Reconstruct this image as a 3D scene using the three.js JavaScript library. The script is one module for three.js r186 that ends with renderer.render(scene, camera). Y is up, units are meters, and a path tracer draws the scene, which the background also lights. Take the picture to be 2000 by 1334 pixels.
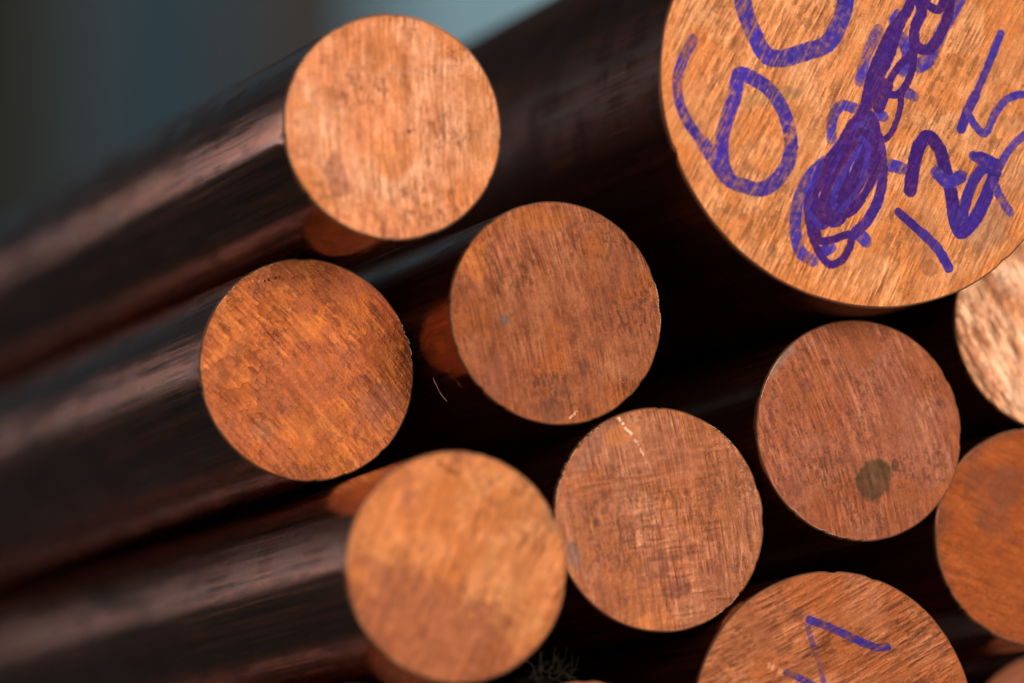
import * as THREE from 'three';
import { RectAreaLightUniformsLib } from 'three/addons/lights/RectAreaLightUniformsLib.js';
import { mergeGeometries } from 'three/addons/utils/BufferGeometryUtils.js';

// ------------------------------------------------------------------ camera, light, exposure
const scene = new THREE.Scene();
const F = 11000, PW = 2000, PH = 1334;                       // long lens: focal length in photograph pixels
const camera = new THREE.PerspectiveCamera(2 * Math.atan(PH / 2 / F) * 180 / Math.PI, 1024 / 683, 0.02, 40);
camera.position.set(0, 1.2, 0);
camera.rotation.x = Math.atan2(0.12388, 0.93146);            // looks slightly up at the level bars
camera.focus = 0.7545;
camera.userData.fStop = 7.4;
camera.updateMatrixWorld(true);

const renderer = new THREE.WebGLRenderer({ antialias: true });
renderer.toneMapping = THREE.LinearToneMapping;
renderer.toneMappingExposure = 1.0;
renderer.shadowMap.enabled = true;
RectAreaLightUniformsLib.init();
scene.background = new THREE.Color().setRGB(0.095, 0.07, 0.053);   // dim hall air

const PILE = new THREE.Vector3(0.02, 1.3, -0.75);
function lampPanel(name, label, category, at, target, w, h, rgb, power, glow) {
  const g = new THREE.Group(); g.name = name; scene.add(g);
  g.position.set(...at); g.lookAt(new THREE.Vector3(...target));
  g.userData = { label, category };
  const frame = new THREE.MeshStandardMaterial({ color: 0x2a2c2e, roughness: 0.6 });
  const pane = new THREE.MeshStandardMaterial({ color: 0xdddddd, roughness: 0.6, emissive: new THREE.Color().setRGB(...rgb), emissiveIntensity: glow });
  const pm = new THREE.Mesh(new THREE.BoxGeometry(w, h, 0.01), pane); pm.name = 'pane'; pm.position.z = -0.012; g.add(pm);
  const t = 0.05;
  for (const [x, y, sx, sy] of [[0, h / 2 + t / 2, w + 2 * t, t], [0, -h / 2 - t / 2, w + 2 * t, t], [-w / 2 - t / 2, 0, t, h], [w / 2 + t / 2, 0, t, h]]) {
    const m = new THREE.Mesh(new THREE.BoxGeometry(sx, sy, 0.06), frame); m.name = 'frame_bar'; m.position.set(x, y, -0.02); m.castShadow = m.receiveShadow = true; g.add(m);
  }
  const l = new THREE.RectAreaLight(new THREE.Color().setRGB(...rgb), power, w, h);
  l.name = name + '_glow'; l.rotation.y = Math.PI; g.add(l);      // a RectAreaLight shines along its -z
  return g;
}
// soft lamp to the right of the camera, which the cut faces look towards
lampPanel('work_lamp', 'wide frosted lamp panel lighting the cut bar ends', 'lamp', [0.72, 1.56, 0.62], [0.02, 1.3, -0.75], 1.3, 0.9, [1, 0.89, 0.78], 3.7, 1);
// window far behind, mirrored as the pale streaks along the bars
lampPanel('hall_window', 'tall pale window on the hall wall', 'window', [-3.25, 2.2, -4.2], [0.02, 1.3, -0.75], 0.62, 1.1, [1.0, 0.95, 0.98], 0.95, 0.7);
// unseen lamp added to brighten the wall behind
lampPanel('added_wall_lamp', 'square lamp added out of view to brighten the back wall', 'added lamp', [0.7, 3.3, -3.3], [0.2, 1.3, -3.9], 0.9, 0.9, [1.0, 0.96, 0.9], 21, 1);

// ------------------------------------------------------------------ helpers
const pix = (x, y, depth) => camera.localToWorld(new THREE.Vector3((x - PW / 2) / F * depth, -(y - PH / 2) / F * depth, -depth));
function rng(seed) { let s = seed >>> 0; return () => { s = (s + 0x6D2B79F5) | 0; let t = Math.imul(s ^ (s >>> 15), 1 | s); t = (t + Math.imul(t ^ (t >>> 7), 61 | t)) ^ t; return ((t ^ (t >>> 14)) >>> 0) / 4294967296; }; }
const LAT = new Float32Array(65536); { const r = rng(7); for (let i = 0; i < 65536; i++) LAT[i] = r(); }
const hash = (x, y) => LAT[((y & 255) << 8) | (x & 255)];
function noise(x, y) {
  const xi = Math.floor(x), yi = Math.floor(y); let fx = x - xi, fy = y - yi;
  fx = fx * fx * (3 - 2 * fx); fy = fy * fy * (3 - 2 * fy);
  const a = hash(xi, yi), b = hash(xi + 1, yi), c = hash(xi, yi + 1), d = hash(xi + 1, yi + 1);
  return a + (b - a) * fx + (c - a) * fy + (a - b - c + d) * fx * fy;
}
const fbm = (x, y) => 0.54 * noise(x, y) + 0.29 * noise(x * 2.03 + 17.1, y * 2.03 + 9.7) + 0.17 * noise(x * 4.1 + 3.3, y * 4.1 + 41.2);
const sm = (a, b, x) => { x = Math.min(1, Math.max(0, (x - a) / (b - a))); return x * x * (3 - 2 * x); };
const mix3 = (c, d, k) => { c[0] += (d[0] - c[0]) * k; c[1] += (d[1] - c[1]) * k; c[2] += (d[2] - c[2]) * k; };

// ------------------------------------------------------------------ the place behind, far out of focus
function wallBox(name, x0, x1, depth, thick, mat, kind, label, category) {
  const a = pix(x0, 667, depth), b = pix(x1, 667, depth);
  const m = new THREE.Mesh(new THREE.BoxGeometry(b.x - a.x, 6, thick), mat);
  m.name = name; m.position.set((a.x + b.x) / 2, 2, -depth - thick / 2); m.castShadow = m.receiveShadow = true; scene.add(m);
  m.userData = kind ? { kind } : { label, category };
  return m;
}
const paint = (r, g, b, rough = 0.7) => new THREE.MeshStandardMaterial({ color: new THREE.Color().setRGB(r, g, b), roughness: rough });
wallBox('back_wall', -9000, 9000, 4.5, 0.1, paint(0.06, 0.135, 0.19), 'structure');
wallBox('steel_post', 440, 690, 4.2, 0.1, paint(0.02, 0.016, 0.015), null, 'dark brown steel post against the blue wall', 'post');
wallBox('steel_post_001', 70, 150, 4.2, 0.1, paint(0.04, 0.045, 0.045), null, 'thin dark grey post at the wall', 'post');
wallBox('wall_panel', -300, 60, 4.35, 0.06, paint(0.085, 0.115, 0.105), null, 'grey green panel on the back wall', 'panel');
wallBox('blue_panel', 745, 1300, 4.35, 0.06, paint(0.15, 0.265, 0.33), null, 'pale blue panel behind the largest bar', 'panel');

// ------------------------------------------------------------------ cut-face textures
// o: R radius mm, N pixels, ang line direction (deg, in the face), pal {mid, light, dark, odd}, and amounts
function faceTextures(o) {
  const N = o.N, R = o.R, S = R * 1.02, col = new Uint8Array(N * N * 4), ht = new Float32Array(N * N), rou = new Float32Array(N * N), met = new Float32Array(N * N).fill(o.metal ?? 0.85);
  const ca = Math.cos(o.ang * Math.PI / 180), sa = Math.sin(o.ang * Math.PI / 180), sd = o.seed * 13.37;
  const { mid, light, dark, odd } = o.pal, dk1 = dark.map((v) => v * 0.8), dk2 = dark.map((v) => v * 0.55);
  for (let j = 0; j < N; j++) for (let i = 0; i < N; i++) {
    const x = ((i + 0.5) / N * 2 - 1) * S, y = ((j + 0.5) / N * 2 - 1) * S, rr = Math.hypot(x, y) / R;
    const k = j * N + i;
    if (rr > 1.03) { col[k * 4] = mid[0]; col[k * 4 + 1] = mid[1]; col[k * 4 + 2] = mid[2]; col[k * 4 + 3] = 255; rou[k] = 0.5; continue; }
    const wx = x + (fbm(x * 0.12 + sd, y * 0.12) - 0.5) * 2.2, wy = y + (fbm(x * 0.12, y * 0.12 + sd) - 0.5) * 2.2;
    const s = x * ca + y * sa, t = -x * sa + y * ca + (o.curve ?? 0) * s * s / R;
    const ts = t + (noise(x * 0.2 + sd, y * 0.2 + 5) - 0.5) * 0.16;
    // saw lines: coarse, medium, fine, each broken along its length
    const l1 = noise(ts * 0.8 * o.lf + sd, s * 0.07 + 3), l2 = noise(ts * 2.3 * o.lf + 31, s * 0.16 + sd), l3 = noise(ts * 4.7 * o.lf + 11 + sd, s * 0.42), l4 = noise(ts * 7.5 * o.lf + 3, s * 1.1 + sd);
    const gate = sm(0.34, 0.6, fbm(s * 0.13 + sd + 50, t * 0.2));
    let line = (l1 - 0.5) * 0.4 + (l2 - 0.5) * 0.75 + (l3 - 0.5) * 1.15 * (0.35 + gate) + (l4 - 0.5) * 0.9 * (0.5 + gate * 0.5);
    // cross chatter
    if (o.chatter) line += o.chatter * (noise(s * 3.2 + (fbm(x * .4, y * .4) - .5) * 2, t * 0.35 + sd) - 0.5) * 1.6 * sm(0.35, 0.6, fbm(x * 0.1 + 9, y * 0.1 + sd));
    // torn, shingle-like chips
    let chip = 0;
    if (o.chip) {
      const row = Math.floor(ts / 0.62 + fbm(s * 0.3, t * 0.3 + sd) * 1.6), cs = s / 1.5 + hash(row + 40, o.seed) * 7 + noise(t * 1.5, s * 1.5 + sd) * 0.8, cell = Math.floor(cs);
      chip = (hash(cell * 3 + row * 7, row + o.seed) - 0.5) + (cs - cell - 0.5) * 0.5;
      const amt = o.chip * sm(0.35, 0.62, fbm(x * 0.11 + 70 + sd, y * 0.11));
      line += chip * amt * 1.2; chip *= amt;
    }
    const big = fbm(wx * 0.13 + sd, wy * 0.13 + 7), med = fbm(wx * 0.42 + 5, wy * 0.42 + sd), fine = fbm(x * 1.9 + sd, y * 1.9), streak = fbm(ts * 1.1 + sd, s * 0.2 + 33);
    const grit = fbm(x * 1.1 + 14 + sd, y * 1.1 + 3) * 0.6 + noise(x * 4.6 + sd, y * 4.6 + 8) * 0.4;
    const c = [mid[0], mid[1], mid[2]];
    mix3(c, light, Math.min(1, Math.max(0, (big - 0.48) * 1.6 + line * 0.34 * o.line + (med - 0.5) * 1.0 + (grit - 0.5) * 0.9 * o.grit + 0.2)));
    mix3(c, dark, Math.min(0.85, Math.max(0, -line * 0.32 * o.line + (0.44 - med) * 1.3 * o.blotch + (0.43 - big) * 1.2 * o.blotch + (0.42 - streak) * 0.5 * o.line + (0.46 - grit) * 1.0 * o.grit)));
    mix3(c, odd, 0.65 * sm(0.5, 0.66, fbm(wx * 0.2 + 91, wy * 0.2 + sd * 1.7)) * (0.3 + 1.0 * med));
    // tarnish: fine grains of oxide, thick in some patches and thin in others, a little drawn out along the saw marks
    const fm = sm(0.4, 0.64, fbm(x * 0.2 + sd + 21, y * 0.2 + 4)), fl = noise(ts * 3.6 + 77, s * (1.5 * o.grit) + sd) * (0.75 - 0.35 * o.grit) + noise(x * 5.3 + sd, y * 5.3) * 0.35 * o.grit + fine * 0.4;
    mix3(c, dk1, o.fleck * (0.15 + 0.45 * fm) * sm(0.54, 0.78, fl));
    mix3(c, dk2, 0.28 * o.fleck * fm * sm(0.74, 0.86, noise(x * 2.3 + 200, y * 2.3 + sd) * 0.6 + noise(x * 5.9, y * 5.9 + sd) * 0.4));
    const gr = (fine - 0.5) * 24 + (noise(x * 7.1, y * 7.1 + sd) - 0.5) * 22;
    c[0] += gr; c[1] += gr * 0.8; c[2] += gr * 0.7;
    // oxide creeping in from the rim, ragged
    const rim = sm(0.955 - 0.09 * fbm(Math.atan2(y, x) * 3 + sd + 20, rr * 3), 1.0, rr);
    mix3(c, odd, rim * 0.55 * sm(0.35, 0.65, fbm(Math.atan2(y, x) * 2.2 + 60 + sd, 2)));
    let h = line * 0.55 * o.line + (fine - 0.5) * 0.45 + (grit - 0.5) * 0.4 + chip * 0.5 + (med - 0.5) * 0.25, ro = o.rough + 0.04 + (big - 0.5) * 0.15 + (fine - 0.5) * 0.14 - line * 0.07;
    if (o.coarse) { const q = noise(ts * 0.75 + sd, s * 0.28) - 0.5; h += q * 2.2 * o.coarse; mix3(c, q > 0 ? light : dark, Math.min(0.6, Math.abs(q) * 1.2 * o.coarse)); }
    // stain marks and tone patches with an outline: [x, y, rx, ry, turn, colour, strength, softness, roughness change]
    for (const st of o.stainsAndPatches ?? []) {
      const dx = x - st[0], dy = y - st[1], cr = Math.cos(st[4]), sr = Math.sin(st[4]);
      const d = Math.hypot((dx * cr + dy * sr) / st[2], (-dx * sr + dy * cr) / st[3]) + (fbm(x * 0.55 + sd, y * 0.55 + st[0]) - 0.5) * st[7];
      const m = st[6] * (1 - sm(0.86, 1.08 + st[7] * 0.15, d));
      if (m > 0) { mix3(c, st[5], m * (0.82 + 0.36 * (fine - 0.5) + 0.3 * (med - 0.5))); ro += m * (st[8] ?? 0); h *= 1 - 0.6 * m; }
    }
    // scratch marks and painted glints: [x0, y0, x1, y1, width, colour, depth]
    for (const sc of o.scratchesAndGlints ?? []) {
      const ex = sc[2] - sc[0], ey = sc[3] - sc[1], L2 = ex * ex + ey * ey, q = ((x - sc[0]) * ex + (y - sc[1]) * ey) / L2;
      if (q < -0.05 || q > 1.05) continue;
      const wob = (noise(q * 9 + sd, sc[0]) - 0.5) * 0.35, d = Math.abs(((x - sc[0]) * -ey + (y - sc[1]) * ex) / Math.sqrt(L2) + wob);
      const m = (1 - sm(sc[4] * 0.4, sc[4], d)) * sm(0.3, 0.5, noise(q * 14 + sd, 8)) * sm(-0.05, 0.05, q) * (1 - sm(0.95, 1.05, q));
      mix3(c, sc[5], m * 0.85); h += m * sc[6];
    }
    // felt-pen ink lies on the high saw marks and skips the low ones
    if (o.ink) {
      const g = o.ink(x, y);
      if (g[0] > 0.01) {
        const dry = Math.min(1, Math.max(0, 0.68 + line * 0.8 + (fine - 0.5) * 0.9 + (streak - 0.5) * 0.7));
        const m = g[0] * (g[1] + (1 - g[1]) * dry);
        const two = [58 - 4 * g[2], 34 - 30 * g[2] + 18 * streak, 164 - 54 * g[2]];
        met[k] *= 1 - 0.15 * Math.min(1, m);
        mix3(c, two, Math.min(0.97, m)); ro += 0.06 * m; h *= 1 - 0.3 * m;
      }
    }
    ht[k] = h; rou[k] = ro;
    for (let q = 0; q < 3; q++) col[k * 4 + q] = Math.max(0, Math.min(255, c[q]));
    col[k * 4 + 3] = 255;
  }
  const hb = new Uint8Array(N * N * 4), rb = new Uint8Array(N * N * 4);
  for (let k = 0; k < N * N; k++) {
    const v = Math.max(0, Math.min(255, 128 + ht[k] * 90)), r = Math.max(40, Math.min(235, rou[k] * 255));
    hb[k * 4] = hb[k * 4 + 1] = hb[k * 4 + 2] = v; hb[k * 4 + 3] = 255;
    rb[k * 4] = rb[k * 4 + 1] = r; rb[k * 4 + 2] = met[k] * 255; rb[k * 4 + 3] = 255;
  }
  const tex = (d, srgb) => { const t = new THREE.DataTexture(d, N, N); t.magFilter = THREE.LinearFilter; t.minFilter = THREE.LinearMipmapLinearFilter; t.generateMipmaps = true; if (srgb) t.colorSpace = THREE.SRGBColorSpace; t.needsUpdate = true; return t; };
  return { map: tex(col, true), bump: tex(hb), rough: tex(rb) };
}

// ------------------------------------------------------------------ side skin of the bars: dark oxide, drawn lengthways
function shaftTextures(seed, dull, N) {
  const col = new Uint8Array(N * N * 4), rb = new Uint8Array(N * N * 4), hb = new Uint8Array(N * N * 4);
  // i runs round the bar (94 mm), j runs along it (200 mm); wraps round
  const W = 94;
  for (let j = 0; j < N; j++) for (let i = 0; i < N; i++) {
    const b = i / N * W, z = j / N * 200, k = (j * N + i) * 4;      // the seam lies on the hidden right side
    const n2 = (f, g, o) => noise(b * f + o + seed, z * g + o * 2.3);
    const st = 0.3 * n2(0.9, 0.018, 5) + 0.36 * n2(2.6, 0.04, 31) + 0.34 * n2(5.2, 0.1, 71);
    const bl = fbm(b * 0.13 + seed + 9, z * 0.05), bm = fbm(b * 0.33 + 40, z * 0.16 + seed);
    const patch = sm(0.4, 0.62, bl * 0.6 + st * 0.4), soot = sm(0.44, 0.68, bm * 0.6 + st * 0.4), q0 = dull ? 0.55 : 1;
    const c = [168 * q0, 92 * q0, 60 * q0]; mix3(c, [184 * q0, 108 * q0, 74 * q0], patch * 0.7); mix3(c, [114 * q0, 64 * q0, 46 * q0], soot * 0.65); mix3(c, [140 * q0, 84 * q0, 46 * q0], 0.5 * sm(0.5, 0.7, fbm(b * 0.2 + 77, z * 0.08 + seed)));
    const sp = noise(b * 3.7 + seed, z * 3.7); mix3(c, [176, 150, 124], 0.4 * sm(0.94, 0.98, sp));
    const scr = sm(0.8, 0.9, n2(4.5, 0.05, 120)); mix3(c, [190, 128, 96], scr * 0.25);
    for (let q = 0; q < 3; q++) col[k + q] = Math.max(0, Math.min(255, c[q] * (1 + (st - 0.5) * 0.7)));
    col[k + 3] = 255;
    const r = 0.2 + dull + soot * 0.07 + (st - 0.5) * 0.26 + (bm - 0.5) * 0.06 - patch * 0.03; rb[k] = rb[k + 1] = rb[k + 2] = Math.max(30, Math.min(230, r * 255)); rb[k + 3] = 255;
    const h = 128 + (st - 0.5) * 110 + (bm - 0.5) * 50 - scr * 50; hb[k] = hb[k + 1] = hb[k + 2] = Math.max(0, Math.min(255, h)); hb[k + 3] = 255;
  }
  const tex = (d, srgb) => { const t = new THREE.DataTexture(d, N, N); t.magFilter = THREE.LinearFilter; t.minFilter = THREE.LinearMipmapLinearFilter; t.generateMipmaps = true; t.wrapS = THREE.RepeatWrapping; t.wrapT = THREE.MirroredRepeatWrapping; if (srgb) t.colorSpace = THREE.SRGBColorSpace; t.needsUpdate = true; return t; };
  return { map: tex(col, true), rough: tex(rb), bump: tex(hb) };
}
const skin = [[3, 0.0], [58, 0.0], [91, 0.3]].map(([sd, dull]) => { const t = shaftTextures(sd, dull, 900); return new THREE.MeshStandardMaterial({ map: t.map, roughnessMap: t.rough, roughness: 1, bumpMap: t.bump, bumpScale: 0.000012, metalness: 0.85 }); });

// ------------------------------------------------------------------ bars
const YAW = Math.atan2(0.3421, 0.9397), LEN = 1.1;
const MM = 0.001;
// radius of the end outline at angle a: a true circle with saw nicks
function outline(R, seed) { return (a) => R * (1 + (noise(Math.cos(a) * 2.2 + seed, Math.sin(a) * 2.2 + seed) - 0.5) * 0.006 + (noise(Math.cos(a) * 9 + seed, Math.sin(a) * 9) - 0.5) * 0.004 - 0.009 * sm(0.74, 0.9, noise(Math.cos(a) * 14 + 40, Math.sin(a) * 14 + seed))); }
function shaftGeometry(R, seed, bevel, tilt) {
  const out = outline(R, seed), NS = 160, zs = [-0.3, -0.5, -0.8, -1.5, -4, -12, -40, -120, -400, -LEN * 1000], pos = [], uv = [], idx = [];
  for (let q = 0; q < zs.length; q++) for (let i = 0; i <= NS; i++) {
    const a = i / NS * 2 * Math.PI, edge = out(a), k = 1;
    const blend = sm(0, 4, -zs[q]), r = (edge * (1 - blend) + R * blend) * k;
    const x = Math.cos(a) * r, y = Math.sin(a) * r, w = Math.exp(zs[q] / 6);
    pos.push(x * MM, y * MM, (zs[q] + (tilt[0] * x + tilt[1] * y) * w) * MM);
    uv.push(i / NS, -zs[q] / 200 + seed * 0.137);
  }
  for (let q = 0; q < zs.length - 1; q++) for (let i = 0; i < NS; i++) { const a = q * (NS + 1) + i, b = a + NS + 1; idx.push(a, b, a + 1, b, b + 1, a + 1); }
  // far end cap
  const base = (zs.length - 1) * (NS + 1), c = pos.length / 3; pos.push(0, 0, -LEN); uv.push(0, 0);
  for (let i = 0; i < NS; i++) idx.push(base + i, c, base + i + 1);
  const g = new THREE.BufferGeometry(); g.setAttribute('position', new THREE.Float32BufferAttribute(pos, 3)); g.setAttribute('uv', new THREE.Float32BufferAttribute(uv, 2)); g.setIndex(idx); g.computeVertexNormals();
  // close the seam of normals
  const n = g.attributes.normal; for (let q = 0; q < zs.length; q++) { const a = q * (NS + 1), b = a + NS; const v = new THREE.Vector3().fromBufferAttribute(n, a).add(new THREE.Vector3().fromBufferAttribute(n, b)).normalize(); n.setXYZ(a, v.x, v.y, v.z); n.setXYZ(b, v.x, v.y, v.z); }
  return g;
}
function faceGeometry(R, seed, bevel, tilt, lump) {
  const out = outline(R, seed), NS = 160, NR = 24, pos = [], uv = [], idx = [];
  for (let q = 0; q <= NR; q++) for (let i = 0; i <= NS; i++) {
    const a = i / NS * 2 * Math.PI, r = out(a) * (1 - bevel / R) * q / NR, x = Math.cos(a) * r, y = Math.sin(a) * r;
    const fade = 1 - sm(0.85, 1, q / NR);
    pos.push(x * MM, y * MM, (tilt[0] * x + tilt[1] * y + lump * (fbm(x * 0.1 + seed, y * 0.1) - 0.5) * fade) * MM);
    uv.push(x / (R * 1.02) / 2 + 0.5, y / (R * 1.02) / 2 + 0.5);
  }
  for (let q = 0; q < NR; q++) for (let i = 0; i < NS; i++) { const a = q * (NS + 1) + i, b = a + NS + 1; if (q) idx.push(a, b, a + 1); idx.push(b, b + 1, a + 1); }
  const g = new THREE.BufferGeometry(); g.setAttribute('position', new THREE.Float32BufferAttribute(pos, 3)); g.setAttribute('uv', new THREE.Float32BufferAttribute(uv, 2)); g.setIndex(idx); g.computeVertexNormals();
  return g;
}
// the narrow edge the saw left: bare metal, uneven in width
function rimGeometry(R, seed, bevel, tilt) {
  const out = outline(R, seed), NS = 220, pos = [], idx = [];
  for (let i = 0; i <= NS; i++) {
    const a = i / NS * 2 * Math.PI, ca = Math.cos(a), sa = Math.sin(a), k = 0.5 + 0.9 * noise(ca * 6 + seed, sa * 6 + 3);
    for (const [r, z] of [[out(a) * (1 - bevel / R), 0], [out(a) * (1 - bevel * 0.35 / R), -0.07 * k], [out(a) * (1 + 0.0006 * k), -0.2 * k], [out(a) * (1 + 0.0004), -0.32 - 0.4 * k * k]])
      pos.push(ca * r * MM, sa * r * MM, (z + (tilt[0] * ca + tilt[1] * sa) * r) * MM);
  }
  for (let i = 0; i < NS; i++) for (let q = 0; q < 3; q++) { const a = i * 4 + q, b = a + 4; idx.push(a, a + 1, b, b, a + 1, b + 1); }
  const g = new THREE.BufferGeometry(); g.setAttribute('position', new THREE.Float32BufferAttribute(pos, 3)); g.setIndex(idx); g.computeVertexNormals();
  return g;
}
// a ragged lip of bright metal that the saw pushed over the rim, from angle a0 to a1
function burrGeometry(R, seed, bevel, tilt, a0, a1, size) {
  const out = outline(R, seed), n = 90, pos = [], idx = [];
  for (let i = 0; i <= n; i++) {
    const a = a0 + (a1 - a0) * i / n, k = size * Math.sin(Math.PI * i / n) ** 0.5 * (0.25 + 1.3 * sm(0.3, 0.8, noise(a * 22 + seed, seed)) * noise(a * 60, seed + 4));
    const r0 = out(a) - bevel, prof = [[r0 - 0.10 * k, 0.002], [r0 + 0.05 * k, 0.5 * k], [r0 + 0.4 * k + 0.03, 0.42 * k], [out(a) + 0.1 * k, -0.25]];
    for (const [r, z] of prof) { const x = Math.cos(a) * r, y = Math.sin(a) * r; pos.push(x * MM, y * MM, (z + tilt[0] * x + tilt[1] * y) * MM); }
  }
  for (let i = 0; i < n; i++) for (let q = 0; q < 3; q++) { const a = i * 4 + q, b = a + 4; idx.push(a, a + 1, b, b, a + 1, b + 1); }
  const g = new THREE.BufferGeometry(); g.setAttribute('position', new THREE.Float32BufferAttribute(pos, 3)); g.setIndex(idx); g.computeVertexNormals();
  return g;
}
const brightCopper = new THREE.MeshStandardMaterial({ color: new THREE.Color(0xecc0a4), metalness: 0.9, roughness: 0.35 });

const rimCopper = new THREE.MeshStandardMaterial({ color: new THREE.Color(0xc48c6c), metalness: 0.7, roughness: 0.5 });
const ray = new THREE.Ray(), pl = new THREE.Plane();
let barCount = 0;
function bar(o) {
  const g = new THREE.Group(); g.name = 'copper_bar' + (barCount ? '_' + String(barCount).padStart(3, '0') : ''); barCount++;
  g.position.copy(pix(o.px[0], o.px[1], o.depth * MM)); g.rotation.y = YAW; scene.add(g); g.updateMatrixWorld(true);
  g.userData = { label: o.label, category: 'metal bar', group: 'round copper bars lying in a stack' };
  const R = o.R, tilt = o.tilt ?? [0, 0], bevel = o.bevel ?? 0.22;
  // a pixel of the photograph, carried to the cut face: millimetres in the face
  const on = (x, y) => {
    const nrm = new THREE.Vector3(-tilt[0], -tilt[1], 1).normalize().transformDirection(g.matrixWorld);
    pl.setFromNormalAndCoplanarPoint(nrm, g.position); ray.origin.copy(camera.position); ray.direction.copy(pix(x, y, 1)).sub(camera.position).normalize();
    const p = new THREE.Vector3(); ray.intersectPlane(pl, p); g.worldToLocal(p); return [p.x * 1000, p.y * 1000];
  };
  const spec = o.face(on);
  const t = faceTextures({ N: 560, R, line: 1, lf: 1, blotch: 1, fleck: 0.6, grit: 0.75, rough: 0.5, seed: o.seed, ...spec });
  const fm = new THREE.MeshStandardMaterial({ map: t.map, bumpMap: t.bump, bumpScale: spec.bump ?? 0.00012, roughnessMap: t.rough, roughness: 1, metalnessMap: t.rough, metalness: 1 });
  const add = (name, geo, mat, label) => { const m = new THREE.Mesh(geo, mat); m.name = name; m.castShadow = m.receiveShadow = true; if (label) m.userData = { label }; g.add(m); return m; };
  const sh = add('shaft', shaftGeometry(R, o.seed, bevel, tilt), skin[o.skin ?? o.seed % 2], 'dark oxidised bar side');
  add('cut_face', faceGeometry(R, o.seed, bevel, tilt, spec.lump ?? 0.1), fm, o.faceLabel);
  add('rim', rimGeometry(R, o.seed, bevel, tilt), rimCopper);
  for (const [a0, a1, size] of o.burrs ?? []) add('burr', burrGeometry(R, o.seed, bevel, tilt, a0, a1, size), brightCopper);
  return g;
}
const D2R = Math.PI / 180;

// pen strokes: lists of points in the face, [points, half width, cover 0..1 (1 = wet, no skips), purple 0..1, strength]
function inkFrom(strokes, fills = []) {
  const segs = [];
  for (const [pts, w, wet, purple, str] of strokes) for (let i = 0; i + 1 < pts.length; i++) segs.push([pts[i][0], pts[i][1], pts[i + 1][0], pts[i + 1][1], w, wet, purple, str, Math.min(pts[i][0], pts[i + 1][0]) - w * 1.2, Math.max(pts[i][0], pts[i + 1][0]) + w * 1.2, Math.min(pts[i][1], pts[i + 1][1]) - w * 1.2, Math.max(pts[i][1], pts[i + 1][1]) + w * 1.2]);
  return (x, y) => {
    let m = 0, wet = 0, pu = 0;
    const ex = x + (noise(x * 1.9, y * 1.9) - 0.5) * 0.12, ey = y + (noise(x * 1.9 + 50, y * 1.9 + 50) - 0.5) * 0.12;
    for (const s of segs) {
      if (ex < s[8] || ex > s[9] || ey < s[10] || ey > s[11]) continue;
      const dx = s[2] - s[0], dy = s[3] - s[1], q = Math.max(0, Math.min(1, ((ex - s[0]) * dx + (ey - s[1]) * dy) / (dx * dx + dy * dy + 1e-9)));
      const d = Math.hypot(ex - s[0] - dx * q, ey - s[1] - dy * q); if (d > s[4] * 1.15) continue;
      const k = (1 - sm(s[4] * 0.86, s[4] * 1.1, d)) * s[7];
      if (k > 0) { pu = pu * (1 - k) + s[6] * k; wet = Math.max(wet * (1 - k * 0.5), s[5] * k); m = 1 - (1 - m) * (1 - k); }
    }
    for (const [poly, wetF, puF, str, holes] of fills) {
      let inside = false; for (let i = 0, j = poly.length - 1; i < poly.length; j = i++) if ((poly[i][1] > ey) !== (poly[j][1] > ey) && ex < (poly[j][0] - poly[i][0]) * (ey - poly[i][1]) / (poly[j][1] - poly[i][1]) + poly[i][0]) inside = !inside;
      if (!inside || holes.some(([hx, hy, hr]) => Math.hypot(ex - hx, (ey - hy) * 0.55) < hr)) continue;
      const k = str; pu = Math.max(pu * 0.4, puF * (0.5 + noise(x * 0.9, y * 0.9))); wet = Math.max(wet, wetF); m = 1 - (1 - m) * (1 - k);
    }
    return [m, wet, Math.min(1, pu)];
  };
}

// A: top bar of the small ones, fresh upright saw marks
bar({ px: [768, 248], depth: 738.8, R: 15, seed: 1, tilt: [0.02, 0.03], bevel: 0.3, label: 'copper bar with bright peach face and upright saw marks, top of the small bars', burrs: [[118 * D2R, 190 * D2R, 0.3]],
  face: (on) => ({ ang: 93, curve: 0.02, pal: { mid: [204, 132, 90], light: [230, 172, 136], dark: [140, 86, 62], odd: [196, 118, 64] }, line: 0.8, fleck: 0.75, rough: 0.5,
    stainsAndPatches: [[...on(660, 345), 1.6, 2.6, 0.4, [136, 82, 64], 0.6, 0.9], [...on(799, 257), 0.28, 0.28, 0, [60, 34, 26], 0.9, 0.3], [...on(720, 95), 0.7, 3, 0.1, [160, 94, 60], 0.45, 0.9], [...on(790, 140), 0.6, 3.4, 0.1, [160, 94, 60], 0.4, 0.9], [...on(940, 240), 2.2, 6.5, 0.15, [176, 108, 58], 0.4, 1.1], [...on(680, 300), 1.6, 4, 0, [220, 156, 122], 0.3, 1]] }) });
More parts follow.
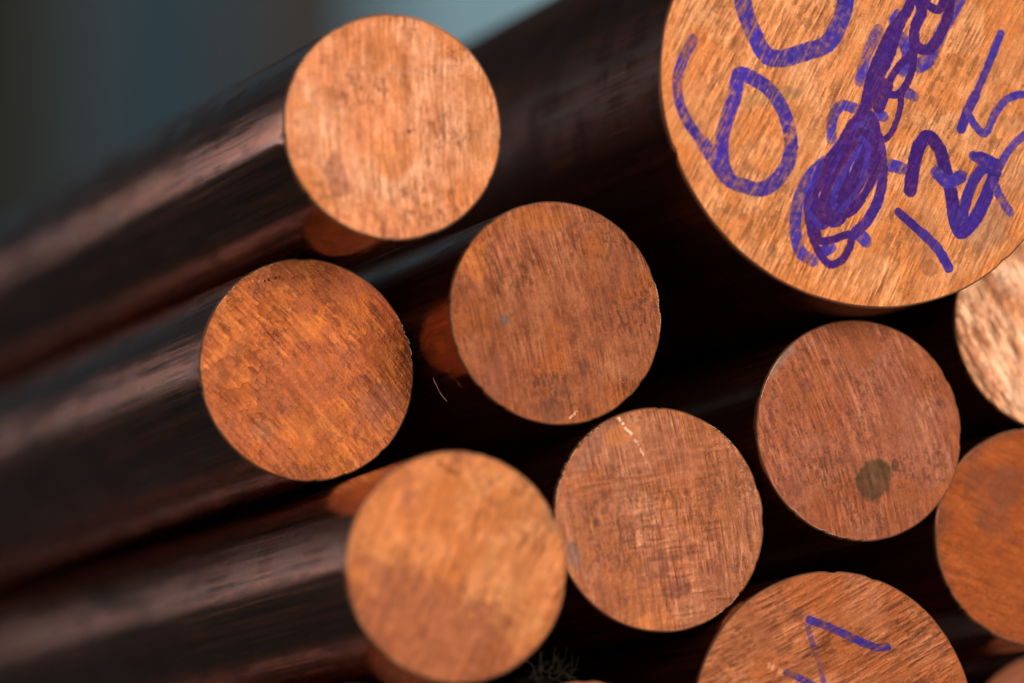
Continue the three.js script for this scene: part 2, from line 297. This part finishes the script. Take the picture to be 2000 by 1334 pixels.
// B: orange torn face with chips running down to the right
bar({ px: [600.3, 722], depth: 751.6, R: 15, seed: 2, tilt: [0, 0], label: 'copper bar with orange face of torn slanting chips and a cracked rim', burrs: [[108 * D2R, 150 * D2R, 0.35], [4 * D2R, 34 * D2R, 0.45]],
  face: (on) => ({ ang: -47, curve: 0.06, pal: { mid: [166, 88, 43], light: [196, 118, 62], dark: [112, 58, 40], odd: [146, 80, 54] }, line: 0.8, chip: 0.75, fleck: 0.7, rough: 0.46, lf: 0.9,
    scratchesAndGlints: [[...on(481, 552), ...on(515, 548), 0.16, [226, 160, 120], 0.4], [...on(512, 549), ...on(547, 542), 0.18, [70, 34, 24], -0.9]],
    stainsAndPatches: [[...on(435, 720), 1.5, 4, -0.7, [128, 74, 48], 0.5, 1.1], [...on(515, 840), 2, 1.4, 0.3, [150, 104, 80], 0.45, 1], [...on(745, 790), 2.4, 3, 0.2, [128, 76, 60], 0.5, 1.1], [...on(730, 700), 2, 3.4, 0, [150, 74, 40], 0.5, 1], [...on(590, 640), 3, 2, 0.3, [204, 118, 48], 0.4, 1], [...on(760, 620), 1.2, 3, 0.5, [172, 82, 40], 0.5, 1]] }) });
// C: brown tarnished face
bar({ px: [1086.8, 611.2], depth: 748.6, R: 15, seed: 3, label: 'copper bar with brown mottled face between the bright top bar and the largest bar', burrs: [[-8 * D2R, 20 * D2R, 0.15]],
  face: (on) => ({ ang: -76, curve: 0.05, pal: { mid: [144, 82, 53], light: [176, 112, 78], dark: [98, 56, 40], odd: [160, 86, 40] }, line: 0.75, fleck: 0.9, rough: 0.5,
    scratchesAndGlints: [[...on(1112, 818), ...on(1128, 802), 0.22, [240, 190, 160], 0.5]],  // pale stroke: a glint painted into the colour near the lower rim
    stainsAndPatches: [[...on(985, 625), 0.6, 0.7, 0, [118, 96, 92], 0.8, 0.6], [...on(925, 510), 2, 2.4, 0, [204, 118, 52], 0.5, 1], [...on(960, 745), 1.8, 4, -0.5, [140, 84, 64], 0.6, 0.9], [...on(1080, 800), 1.7, 1.7, 0, [112, 68, 52], 0.6, 1], [...on(1095, 760), 1.3, 1, 0, [110, 64, 50], 0.5, 1], [...on(1050, 430), 4, 1.4, 0.1, [172, 98, 44], 0.5, 1], [...on(1220, 520), 2, 3, 0.5, [136, 78, 54], 0.5, 1], [...on(1140, 720), 0.6, 1.1, 0, [104, 66, 62], 0.6, 0.7]] }) });
// E: purple brown face with cross chatter
bar({ px: [1288.8, 1014.8], depth: 748.1, R: 15, seed: 4, label: 'copper bar with dull brown face and a pale scratch near its rim', burrs: [[118 * D2R, 176 * D2R, 0.8], [40 * D2R, 62 * D2R, 0.25], [-62 * D2R, -40 * D2R, 0.3]],
  face: (on) => ({ ang: -80, curve: 0.03, pal: { mid: [142, 84, 58], light: [180, 120, 88], dark: [92, 54, 42], odd: [148, 86, 48] }, line: 0.8, chatter: 0.9, fleck: 0.65, rough: 0.42,
    scratchesAndGlints: [[...on(1207, 815), ...on(1246, 866), 0.3, [250, 205, 180], 0.6], [...on(1240, 858), ...on(1266, 904), 0.2, [226, 170, 140], 0.4]],
    stainsAndPatches: [[...on(1318, 1152), 2, 1.2, 0.4, [96, 54, 42], 0.75, 1], [...on(1290, 1100), 2.4, 1.4, 0.2, [108, 64, 44], 0.6, 1.1], [...on(1122, 1085), 1, 1.9, 0.2, [112, 88, 86], 0.8, 0.7], [...on(1165, 1020), 0.5, 0.5, 0, [92, 56, 48], 0.7, 0.6], [...on(1190, 1170), 2, 2, 0.3, [122, 70, 46], 0.5, 1], [...on(1150, 880), 1.1, 4, -0.6, [124, 84, 70], 0.6, 0.9], [...on(1210, 850), 2.6, 1.2, 0.4, [180, 108, 58], 0.6, 1], [...on(1285, 1215), 3, 1.2, 0, [190, 112, 60], 0.5, 1], [...on(1300, 900), 5, 3.4, 0.2, [148, 88, 64], 0.5, 0.8]] }) });
// F: rosy face with an olive spot
bar({ px: [1679.1, 840.1], depth: 757.4, R: 15, seed: 5, label: 'copper bar with rosy brown face marked by one oval olive spot', burrs: [[140 * D2R, 165 * D2R, 0.2], [225 * D2R, 262 * D2R, 0.25]],
  face: (on) => ({ ang: -70, curve: 0.09, pal: { mid: [161, 95, 68], light: [186, 122, 95], dark: [113, 66, 52], odd: [161, 89, 52] }, line: 0.8, fleck: 0.8, rough: 0.52, lf: 0.8,
    stainsAndPatches: [[...on(1705, 937), 2.35, 3.1, -0.35, [100, 76, 54], 0.88, 0.5, 0.1], [...on(1572, 752), 1.1, 1.2, 0, [124, 72, 58], 0.7, 0.8], [...on(1748, 908), 0.5, 0.8, 0, [96, 58, 46], 0.8, 0.7], [...on(1612, 708), 0.8, 0.5, 0, [120, 64, 44], 0.7, 0.7], [...on(1524, 700), 0.9, 3.2, -0.7, [150, 122, 114], 0.75, 0.7], [...on(1540, 955), 1.6, 1.1, 0, [128, 74, 60], 0.6, 1], [...on(1640, 900), 0.5, 0.5, 0, [110, 70, 58], 0.6, 0.6], [...on(1600, 1010), 3, 2, 0.2, [158, 88, 54], 0.5, 1]] }) });
// G: nearest bar, blurred
bar({ px: [893.1, 1107.2], depth: 723.9, R: 15, seed: 6, tilt: [0.015, 0.03], label: 'copper bar jutting out farthest, orange face with a smooth browner area across its lower half', bevel: 0.3,
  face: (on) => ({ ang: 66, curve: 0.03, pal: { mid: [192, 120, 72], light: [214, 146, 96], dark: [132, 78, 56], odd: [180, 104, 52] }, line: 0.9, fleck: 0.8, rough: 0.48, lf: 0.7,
    scratchesAndGlints: [[...on(855, 902), ...on(895, 930), 0.5, [140, 78, 40], -0.5]],
    stainsAndPatches: [[...on(830, 1260), 15, 8.2, -0.42, [146, 82, 58], 0.68, 0.9, 0.05], [...on(1072, 1010), 1, 1.6, 0.3, [150, 110, 90], 0.5, 0.9]] }) });  // broad browner patch over the lower half, small greyish one at the right
// I: coarse bright face at the right edge
bar({ px: [2059.1, 632], depth: 778.2, R: 15, seed: 8, label: 'copper bar with the palest, coarsely sawn face, beside the largest bar',
  face: () => ({ ang: -58, pal: { mid: [204, 142, 104], light: [238, 192, 160], dark: [146, 92, 64], odd: [198, 128, 76] }, line: 1.1, coarse: 1.3, fleck: 0.6, rough: 0.36, bump: 0.0003 }) });
// J: dull orange face at the right edge
bar({ px: [2021.9, 1049.2], depth: 771.3, R: 15, seed: 9, label: 'copper bar with dull rust orange face beside the bar with the olive spot',
  face: () => ({ ang: -20, pal: { mid: [158, 80, 38], light: [176, 94, 46], dark: [118, 62, 42], odd: [122, 72, 54] }, line: 0.12, blotch: 1.6, fleck: 0.4, rough: 0.5, lf: 0.7 }) });
// K, L, M: bars under them that barely rise into view
bar({ px: [2066.7, 1482.8], depth: 794.2, R: 15, seed: 10, label: 'copper bar set deep under the rust orange bar', face: () => ({ N: 200, ang: 40, pal: { mid: [168, 100, 72], light: [188, 118, 84], dark: [120, 70, 52], odd: [150, 90, 64] } }) });
bar({ px: [710.4, 1560], depth: 731.5, R: 15, seed: 11, label: 'copper bar underneath the bar that juts out farthest', face: () => ({ N: 200, ang: 70, pal: { mid: [178, 110, 78], light: [200, 130, 92], dark: [130, 78, 56], odd: [160, 98, 70] } }) });
bar({ px: [1152.7, 1552.4], depth: 738.4, R: 15, seed: 12, label: 'copper bar below the tuft of lint', face: () => ({ N: 200, ang: 110, pal: { mid: [176, 100, 68], light: [198, 122, 84], dark: [126, 72, 52], odd: [160, 92, 62] } }) });
bar({ px: [2353.7, 1159.4], depth: 795.6, R: 15, seed: 15, label: 'copper bar touching the rust orange bar on its far side', face: () => ({ N: 200, ang: 50, pal: { mid: [168, 100, 72], light: [188, 118, 84], dark: [120, 70, 52], odd: [150, 90, 64] } }) });
// H: larger bar with a short pen mark
bar({ px: [1632.1, 1411.9], depth: 748.9, R: 20.3, seed: 13, label: 'medium thick copper bar with a short blue pen mark on its face',
  face: (on) => {
    const c = (x, y) => on(1320 + x / 2.941, 1080 + y / 2.941), line = (...p) => { const r = []; for (let i = 0; i < p.length; i += 2) r.push(c(p[i], p[i + 1])); return r; };
    return { N: 768, ang: 27, curve: -0.03, pal: { mid: [171, 102, 65], light: [192, 125, 86], dark: [113, 65, 43], odd: [166, 89, 46] }, line: 1.3, fleck: 0.9, grit: 0.4, rough: 0.5, lf: 0.75,
      scratchesAndGlints: [[...c(530, 640), ...c(640, 700), 0.5, [206, 146, 108], 0.3]],
      stainsAndPatches: [[...c(1530, 300), 2.1, 13, 0.76, [138, 70, 46], 0.85, 0.3, 0], [...c(420, 520), 5, 2, 0.4, [140, 82, 54], 0.4, 1.2], [...c(860, 100), 1, 0.4, 0, [96, 52, 36], 0.7, 0.8]],
      ink: inkFrom([[line(770, 385, 880, 425, 960, 462, 1060, 510, 1150, 545, 1215, 540), 0.56, 0.25, 0.1, 0.9], [line(757, 420, 790, 540, 830, 640, 845, 730, 850, 820), 0.4, 0.1, 0, 0.36], [line(640, 690, 720, 722, 800, 770, 860, 815), 0.5, 0.15, 0.1, 0.8], [line(850, 820, 900, 900, 1000, 990), 0.6, 0.4, 0.1, 0.8]]) };
  } });
// D: the largest bar, with felt-pen writing
bar({ px: [1697.7, 168], depth: 753.9, R: 30, seed: 14, skin: 2, label: 'largest copper bar, its face covered with blue and purple pen writing', faceLabel: 'sawn face with pen numbers and a scribbled-out line',
  face: (on) => {
    const c = (x, y) => on(1280 + x / 2.151, y / 2.151), line = (...p) => { const r = []; for (let i = 0; i < p.length; i += 2) r.push(c(p[i], p[i + 1])); return r; };
    const smooth = (pts) => new THREE.CatmullRomCurve3(pts.map((p) => new THREE.Vector3(p[0], p[1], 0))).getPoints(pts.length * 4).map((p) => [p.x, p.y]);
    const st = (w, wet, pu, str, ...p) => [smooth(line(...p)), w, wet, pu, str];
    return { N: 1024, ang: 62, curve: 0.02, pal: { mid: [194, 126, 78], light: [222, 160, 112], dark: [128, 82, 56], odd: [192, 114, 58] }, line: 1.25, blotch: 0.55, fleck: 0.7, grit: 0.4, rough: 0.46, lf: 0.85, bump: 0.00009,
      stainsAndPatches: [[...c(490, 405), 3.8, 1.2, 0.15, [140, 108, 72], 0.6, 0.9], [...c(1390, 950), 4, 2.8, 0.5, [150, 108, 84], 0.75, 0.9], [...c(1120, 980), 2.6, 3.4, 0.2, [150, 96, 62], 0.6, 1], [...c(1520, 760), 2, 2.6, 0, [160, 112, 84], 0.5, 1], [...c(1150, 1120), 1.4, 1, 0, [128, 80, 54], 0.6, 1], [...c(1500, 520), 2, 1, 0, [168, 112, 78], 0.5, 1]],
      ink: inkFrom([
        st(1.2, 0.15, 0.1, 0.85, 385, -60, 368, 0, 385, 70, 420, 155, 470, 235, 530, 245, 640, 215, 720, 185, 770, 105, 798, 15, 790, -60, 740, -130, 600, -170, 450, -140, 385, -60),
        st(0.73, 0.1, 0.25, 0.9, 160, 165, 115, 250, 92, 340, 105, 440, 140, 520, 200, 600),
        st(1.0, 0.12, 0.15, 0.85, 200, 600, 260, 690, 310, 755, 370, 780, 440, 795, 500, 765, 555, 690, 570, 600, 550, 500, 510, 415, 460, 360, 400, 325, 355, 312, 335, 400, 300, 500, 278, 600, 285, 690, 300, 735),
        // pale older figures under the scribble
        st(0.78, 0.3, 0, 0.5, 935, 125, 885, 240, 858, 340), st(0.75, 0.3, 0, 0.5, 740, 585, 745, 500, 780, 445, 840, 455), st(0.88, 0.3, 0, 0.62, 715, 680, 645, 745, 600, 850, 588, 960, 610, 1060, 660, 1095),
        st(0.88, 0.3, 0, 0.55, 970, 690, 1040, 708), st(0.88, 0.3, 0, 0.6, 850, 970, 885, 1015), st(1.00, 0.3, 0, 0.5, 1285, -20, 1240, 60, 1190, 160, 1150, 250, 1100, 280), st(0.75, 0.3, 0, 0.55, 1020, 60, 1000, 90), st(0.75, 0.3, 0, 0.5, 1040, 380, 1085, 405), st(0.75, 0.4, 0, 0.6, 700, 1060, 740, 1040), st(0.75, 0.4, 0, 0.55, 930, 480, 960, 490), st(0.88, 0.4, 0, 0.55, 1040, 160, 1060, 240, 1040, 300),
        // the scribble
        st(0.78, 0.85, 0.9, 0.95, 1225, -60, 1235, 30, 1200, 140, 1140, 210, 1095, 190, 1090, 120, 1120, 40, 1090, -20, 1050, 60, 1000, 120, 945, 230, 905, 330, 885, 430, 850, 510),
        st(0.62, 0.85, 0.9, 0.92, 1180, -60, 1140, 10, 1190, 40, 1220, -20), st(0.62, 0.85, 0.8, 0.92, 1060, 40, 1020, 130, 985, 240, 940, 330, 900, 430, 870, 520),
        st(0.53, 0.8, 0.9, 0.92, 1080, 160, 1085, 260, 1060, 345, 1010, 400, 975, 385, 990, 330, 1030, 270, 1075, 230), st(0.53, 0.8, 0.9, 0.92, 960, 340, 925, 450, 940, 460, 985, 360),
        st(0.45, 0.8, 0.9, 0.92, 1035, 390, 1025, 470, 990, 560, 945, 600), st(0.5, 0.8, 0.8, 0.9, 900, 380, 930, 290, 980, 170, 1040, 80),
        st(0.55, 0.8, 0.95, 0.92, 650, 900, 655, 980, 690, 1065, 735, 1112, 790, 1085, 825, 1000, 815, 985, 750, 1005, 690, 1010, 678, 950, 700, 880),
        st(0.75, 0.8, 0.8, 0.9, 830, 520, 780, 610, 735, 710, 680, 780, 645, 850, 650, 930), st(0.75, 0.8, 0.6, 0.9, 900, 490, 940, 590, 955, 720, 940, 830, 895, 920, 830, 990),
        // figures at the right
        st(0.56, 0.8, 0.1, 0.85, 1452, 140, 1400, 270, 1345, 400), st(0.70, 0.85, 0.2, 0.92, 1345, 400, 1310, 470, 1285, 540), st(0.56, 0.6, 0, 0.72, 1310, 470, 1345, 530, 1382, 562, 1425, 480, 1480, 415, 1549, 398, 1620, 430, 1610, 520, 1545, 570, 1490, 625, 1445, 700),
        st(0.96, 0.85, 0.8, 0.95, 1070, 800, 1085, 700, 1110, 610, 1145, 575, 1190, 620, 1215, 700, 1240, 800, 1255, 890), st(0.90, 0.7, 0, 0.8, 1180, 725, 1230, 765, 1285, 740),
        st(0.95, 0.9, 0.4, 0.95, 1250, 890, 1280, 975, 1340, 925, 1395, 810, 1425, 700, 1365, 665), st(0.78, 0.9, 0.3, 0.9, 1290, 910, 1320, 800, 1370, 715, 1435, 690), st(0.67, 0.7, 0.3, 0.85, 1335, 655, 1440, 700), st(0.67, 0.5, 0, 0.6, 1420, 760, 1450, 830, 1488, 890),
        st(0.62, 0.85, 0.6, 0.95, 1022, 892, 1110, 970, 1190, 1050), st(0.70, 0.8, 0.3, 0.9, 1130, 985, 1190, 1050, 1232, 1125),
        ...Array.from({ length: 12 }, (_, k) => {
          const p = [], r1 = rng(300 + k), cx = 800 + (r1() - 0.5) * 60, cy = 730 + (r1() - 0.5) * 70, la = 170 + r1() * 75, lb = 22 + 78 * k / 11, tl = 0.42 + (r1() - 0.5) * 0.18, a0 = r1() * 6;
          for (let q = 0; q <= 14; q++) { const a = a0 + q * 0.46, u = Math.cos(a) * la * (1 + (r1() - 0.5) * 0.16), v = Math.sin(a) * lb * (1 + (r1() - 0.5) * 0.3); p.push(cx - u * Math.sin(tl) + v * Math.cos(tl), cy + u * Math.cos(tl) + v * Math.sin(tl)); }
          return st(0.36 + 0.16 * r1(), 0.85, k % 3 ? 0.95 : 0.2, 0.9, ...p);
        }),
      ]) };
  } });

// ------------------------------------------------------------------ lint and slivers
const wool = new THREE.MeshStandardMaterial({ color: new THREE.Color().setRGB(0.13, 0.11, 0.075), roughness: 0.95 });
function strand(points, r) { return new THREE.TubeGeometry(new THREE.CatmullRomCurve3(points), 14, r, 4, false); }
{
  const r = rng(21), c = pix(1075, 1305, 0.742), geos = [];
  for (let i = 0; i < 55; i++) {
    const p = new THREE.Vector3((r() + r() - 1) * 0.0035, (r() + r() - 1.6) * 0.0022, (r() - 0.5) * 0.004), pts = [], dir = new THREE.Vector3(r() - 0.5, r() - 0.35, r() - 0.5).normalize();
    for (let k = 0; k < 7; k++) { pts.push(p.clone()); dir.add(new THREE.Vector3(r() - 0.5, r() - 0.5, r() - 0.5).multiplyScalar(0.9)).normalize(); p.addScaledVector(dir, 0.0006); }
    geos.push(strand(pts, 0.000009 + r() * 0.000008));
  }
  const m = new THREE.Mesh(mergeGeometries(geos), wool); m.name = 'lint_tuft'; m.position.copy(c); m.castShadow = m.receiveShadow = true; scene.add(m);
  m.userData = { label: 'tuft of grey brown lint caught between the lower bars', category: 'lint' };
}
{
  const d = 0.752, pts = [[846, 738], [852, 752], [860, 768], [873, 784]].map(([x, y]) => pix(x, y, d)), o = pts[0].clone(); pts.forEach((p) => p.sub(o));
  const m = new THREE.Mesh(strand(pts, 0.00004), brightCopper); m.name = 'copper_sliver'; m.position.copy(o); m.castShadow = m.receiveShadow = true; scene.add(m);
  m.userData = { label: 'thin curled copper sliver hanging below the brown mottled bar', category: 'sliver' };
}
renderer.render(scene, camera);
